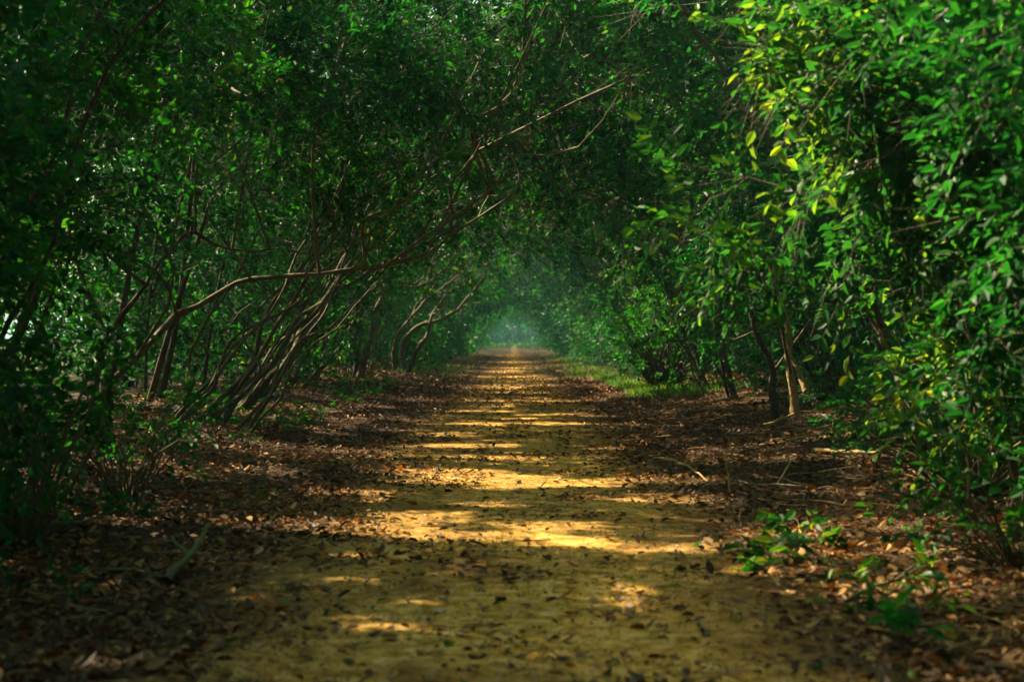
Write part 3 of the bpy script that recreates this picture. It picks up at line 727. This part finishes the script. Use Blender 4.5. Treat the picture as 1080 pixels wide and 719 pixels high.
# grass
def grass(name, label, X, Y, H, seed, mat='grass'):
    rng = np.random.default_rng(seed); n = len(X); mb = MB()
    Z = height(X, Y); a = rng.uniform(0, 2 * np.pi, n)
    D = np.stack([np.cos(a) * .8, np.sin(a) * .8, np.ones(n) * rng.uniform(.4, 1.2, n)], -1); N = np.stack([np.cos(a), np.sin(a), -.3 * np.ones(n)], -1)
    leaves(mb, np.stack([X, Y, Z], -1), D, N, H * rng.uniform(.5, 1.2, n), H * .09 * rng.uniform(.6, 1.5, n), rng, 0, fold=.1, curl=rng.uniform(-.1, .35, n))
    return tag(mb.build(name, M[mat]), label, kind='stuff')
n = 14000
Y = 27 + 17 * rng.random(n) ** 1.3; X = 2.3 + rng.gamma(2, .45, n)
k = vnoise(np.stack([X, Y, X * 0], -1), .8, 44) > .42 + .2 * rng.random(n)
grass('grass', 'bright green grass tufts on the right verge', X[k], Y[k], .12 + .16 * vnoise(np.stack([X[k], Y[k], X[k] * 0], -1), .4, 49), 5)
n = 9000
Y = rng.uniform(42, 95, n); X = rng.normal(2.7, .6, n)
k = vnoise(np.stack([X, Y, X * 0], -1), 1.6, 45) > .55
grass('grass', 'strip of far green grass along the right edge of the path', X[k], Y[k], .2, 6)
n = 7000
Y = rng.uniform(44, 95, n); X = -rng.normal(2.9, .6, n)
k = vnoise(np.stack([X, Y, X * 0], -1), 1.6, 46) > .57
grass('grass', 'strip of far green grass along the left edge of the path', X[k], Y[k], .2, 7)
n = 9000
Y = rng.uniform(118, 214, n); X = rng.uniform(-9, 9, n); k = (np.abs(X) > np.clip(2.6 - (Y - 118) * .06, 0, 9)) & (vnoise(np.stack([X, Y, X * 0], -1), 2.5, 50) > .4); X, Y = X[k], Y[k]
grass('grass', 'tall dim grass closing over the far end of the path', X, Y, .3 + .5 * vnoise(np.stack([X, Y, X * 0], -1), 1.5, 51), 8, 'leaf_far')
# low ground cover on the left bank
mb = MB(); n = 1500
Y = rng.uniform(15, 36, n); X = -rng.uniform(2.6, 5.5, n)
k = vnoise(np.stack([X, Y, X * 0], -1), 1.0, 47) > .5; X, Y = X[k], Y[k]
P = np.stack([X, Y, height(X, Y) + rng.uniform(.03, .16, len(X))], -1)
spray_leaves(mb, P, np.stack([rng.normal(size=len(X)), rng.normal(size=len(X)), np.full(len(X), .5)], -1), rng, 8, .05, .002, fan=2, span=.16, keep=False)
tag(mb.build('ground_cover', [M['leaf'], M['bark_dark']]), 'low green ground cover on the left bank under the leaning stems', kind='stuff')

# ------------------------------------------------------------------ seedlings and low shrubs
def plant(name, label, x, y, seed, n=10, h=.25, spread=.16, L=.06, per=6, leafm='leaf_fresh_sunlit', cat='plant', fan=2, span=.12, zmin=.2):
    rng = np.random.default_rng(seed); z = float(height(x, y))
    root = empty(name, (x, y, z)); tag(root, label, cat)
    ms, ml = MB(), MB()
    a = rng.uniform(0, 2 * np.pi, n); rr = spread * np.sqrt(rng.random(n))
    T = np.stack([x + np.cos(a) * rr, y + np.sin(a) * rr, z + h * rng.uniform(zmin, 1, n)], -1)
    for t in T:
        p0 = np.array([x + (t[0] - x) * .12, y + (t[1] - y) * .12, z - .02])
        tube(ms, smooth_path(bend(p0, t, .05, rng, 4, .06), 6), np.linspace(1, .5, 6) * max(.0025, h * .012), 4, rng=rng)
    ax = T - np.array([x, y, z]); ax[:, 2] *= .4
    spray_leaves(ml, T, ax, rng, per, L, .0018, fan=fan, span=span, tilt=.35, keep=False)
    ms.build('stem', M['moss_wood'], root, (x, y, z)); ml.build('foliage', [M[leafm], M['moss_wood']], root, (x, y, z))
    return root
def gx(u, d): return ((u - 542) * d / 1500, d)
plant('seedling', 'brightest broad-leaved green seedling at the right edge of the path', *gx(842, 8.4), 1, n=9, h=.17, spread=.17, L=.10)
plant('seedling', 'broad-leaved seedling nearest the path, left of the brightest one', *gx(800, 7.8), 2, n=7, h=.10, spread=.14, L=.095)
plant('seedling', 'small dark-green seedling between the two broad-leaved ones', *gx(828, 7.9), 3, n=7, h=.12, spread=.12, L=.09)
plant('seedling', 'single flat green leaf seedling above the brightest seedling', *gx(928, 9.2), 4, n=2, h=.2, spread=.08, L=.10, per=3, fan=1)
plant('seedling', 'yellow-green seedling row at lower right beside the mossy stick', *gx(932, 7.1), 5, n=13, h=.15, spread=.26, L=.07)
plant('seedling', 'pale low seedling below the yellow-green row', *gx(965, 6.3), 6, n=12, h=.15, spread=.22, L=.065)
plant('seedling', 'dark broad-leaved seedling lowest at the lower right', *gx(950, 5.7), 7, n=4, h=.14, spread=.1, L=.09, leafm='leaf')
plant('seedling', 'tiny seedling alone at the path edge below the broad leaves', *gx(885, 6.5), 8, n=5, h=.1, spread=.1, L=.045)
plant('seedling', 'thin seedling in the right-hand litter under the dark bushes', *gx(1010, 8.2), 9, n=6, h=.2, spread=.16, L=.05, leafm='leaf')
plant('seedling', 'upright green sapling beneath the bushes right of the pale trunk', *gx(882, 15.5), 10, n=6, h=.5, spread=.2, L=.10, per=8, leafm='leaf')
plant('seedling', 'small green seedling on the left verge near the sunlit litter', *gx(262, 10.5), 11, n=6, h=.14, spread=.14, L=.045)
plant('seedling', 'small seedling in dark litter at far lower left', *gx(60, 6.6), 12, n=6, h=.16, spread=.16, L=.05, leafm='leaf')
plant('low_shrub', 'low dark shrub with rounded leaves on the near left verge', *gx(130, 10.2), 20, n=34, h=.75, spread=.55, L=.075, per=14, leafm='leaf', cat='shrub', fan=3, span=.3)
plant('low_shrub', 'black unlit shrub at the far left edge of the verge', *gx(20, 8.2), 21, n=46, h=1.0, spread=.6, L=.07, per=16, leafm='leaf', cat='shrub', fan=3, span=.3)
plant('low_shrub', 'dark green shrub spreading below the right-hand trees, nearest the pale trunk', *gx(975, 13.2), 22, n=60, h=.8, spread=.85, L=.075, per=16, leafm='leaf', cat='shrub', fan=3, span=.3)
plant('low_shrub', 'large dark shrub at the right edge over the shaded litter', *gx(1030, 10.4), 23, n=80, h=1.1, spread=.9, L=.075, per=16, leafm='leaf', cat='shrub', fan=3, span=.3)
plant('low_shrub', 'dim shrub tucked low in the lower right corner', *gx(1075, 7.6), 24, n=44, h=.6, spread=.55, L=.07, per=14, leafm='leaf', cat='shrub', fan=3, span=.3)
plant('low_shrub', 'bright round shrub behind the grass tufts on the right', *gx(700, 31), 25, n=110, h=1.7, spread=1.1, L=.10, per=18, leafm='leaf', cat='shrub', fan=3, span=.4)
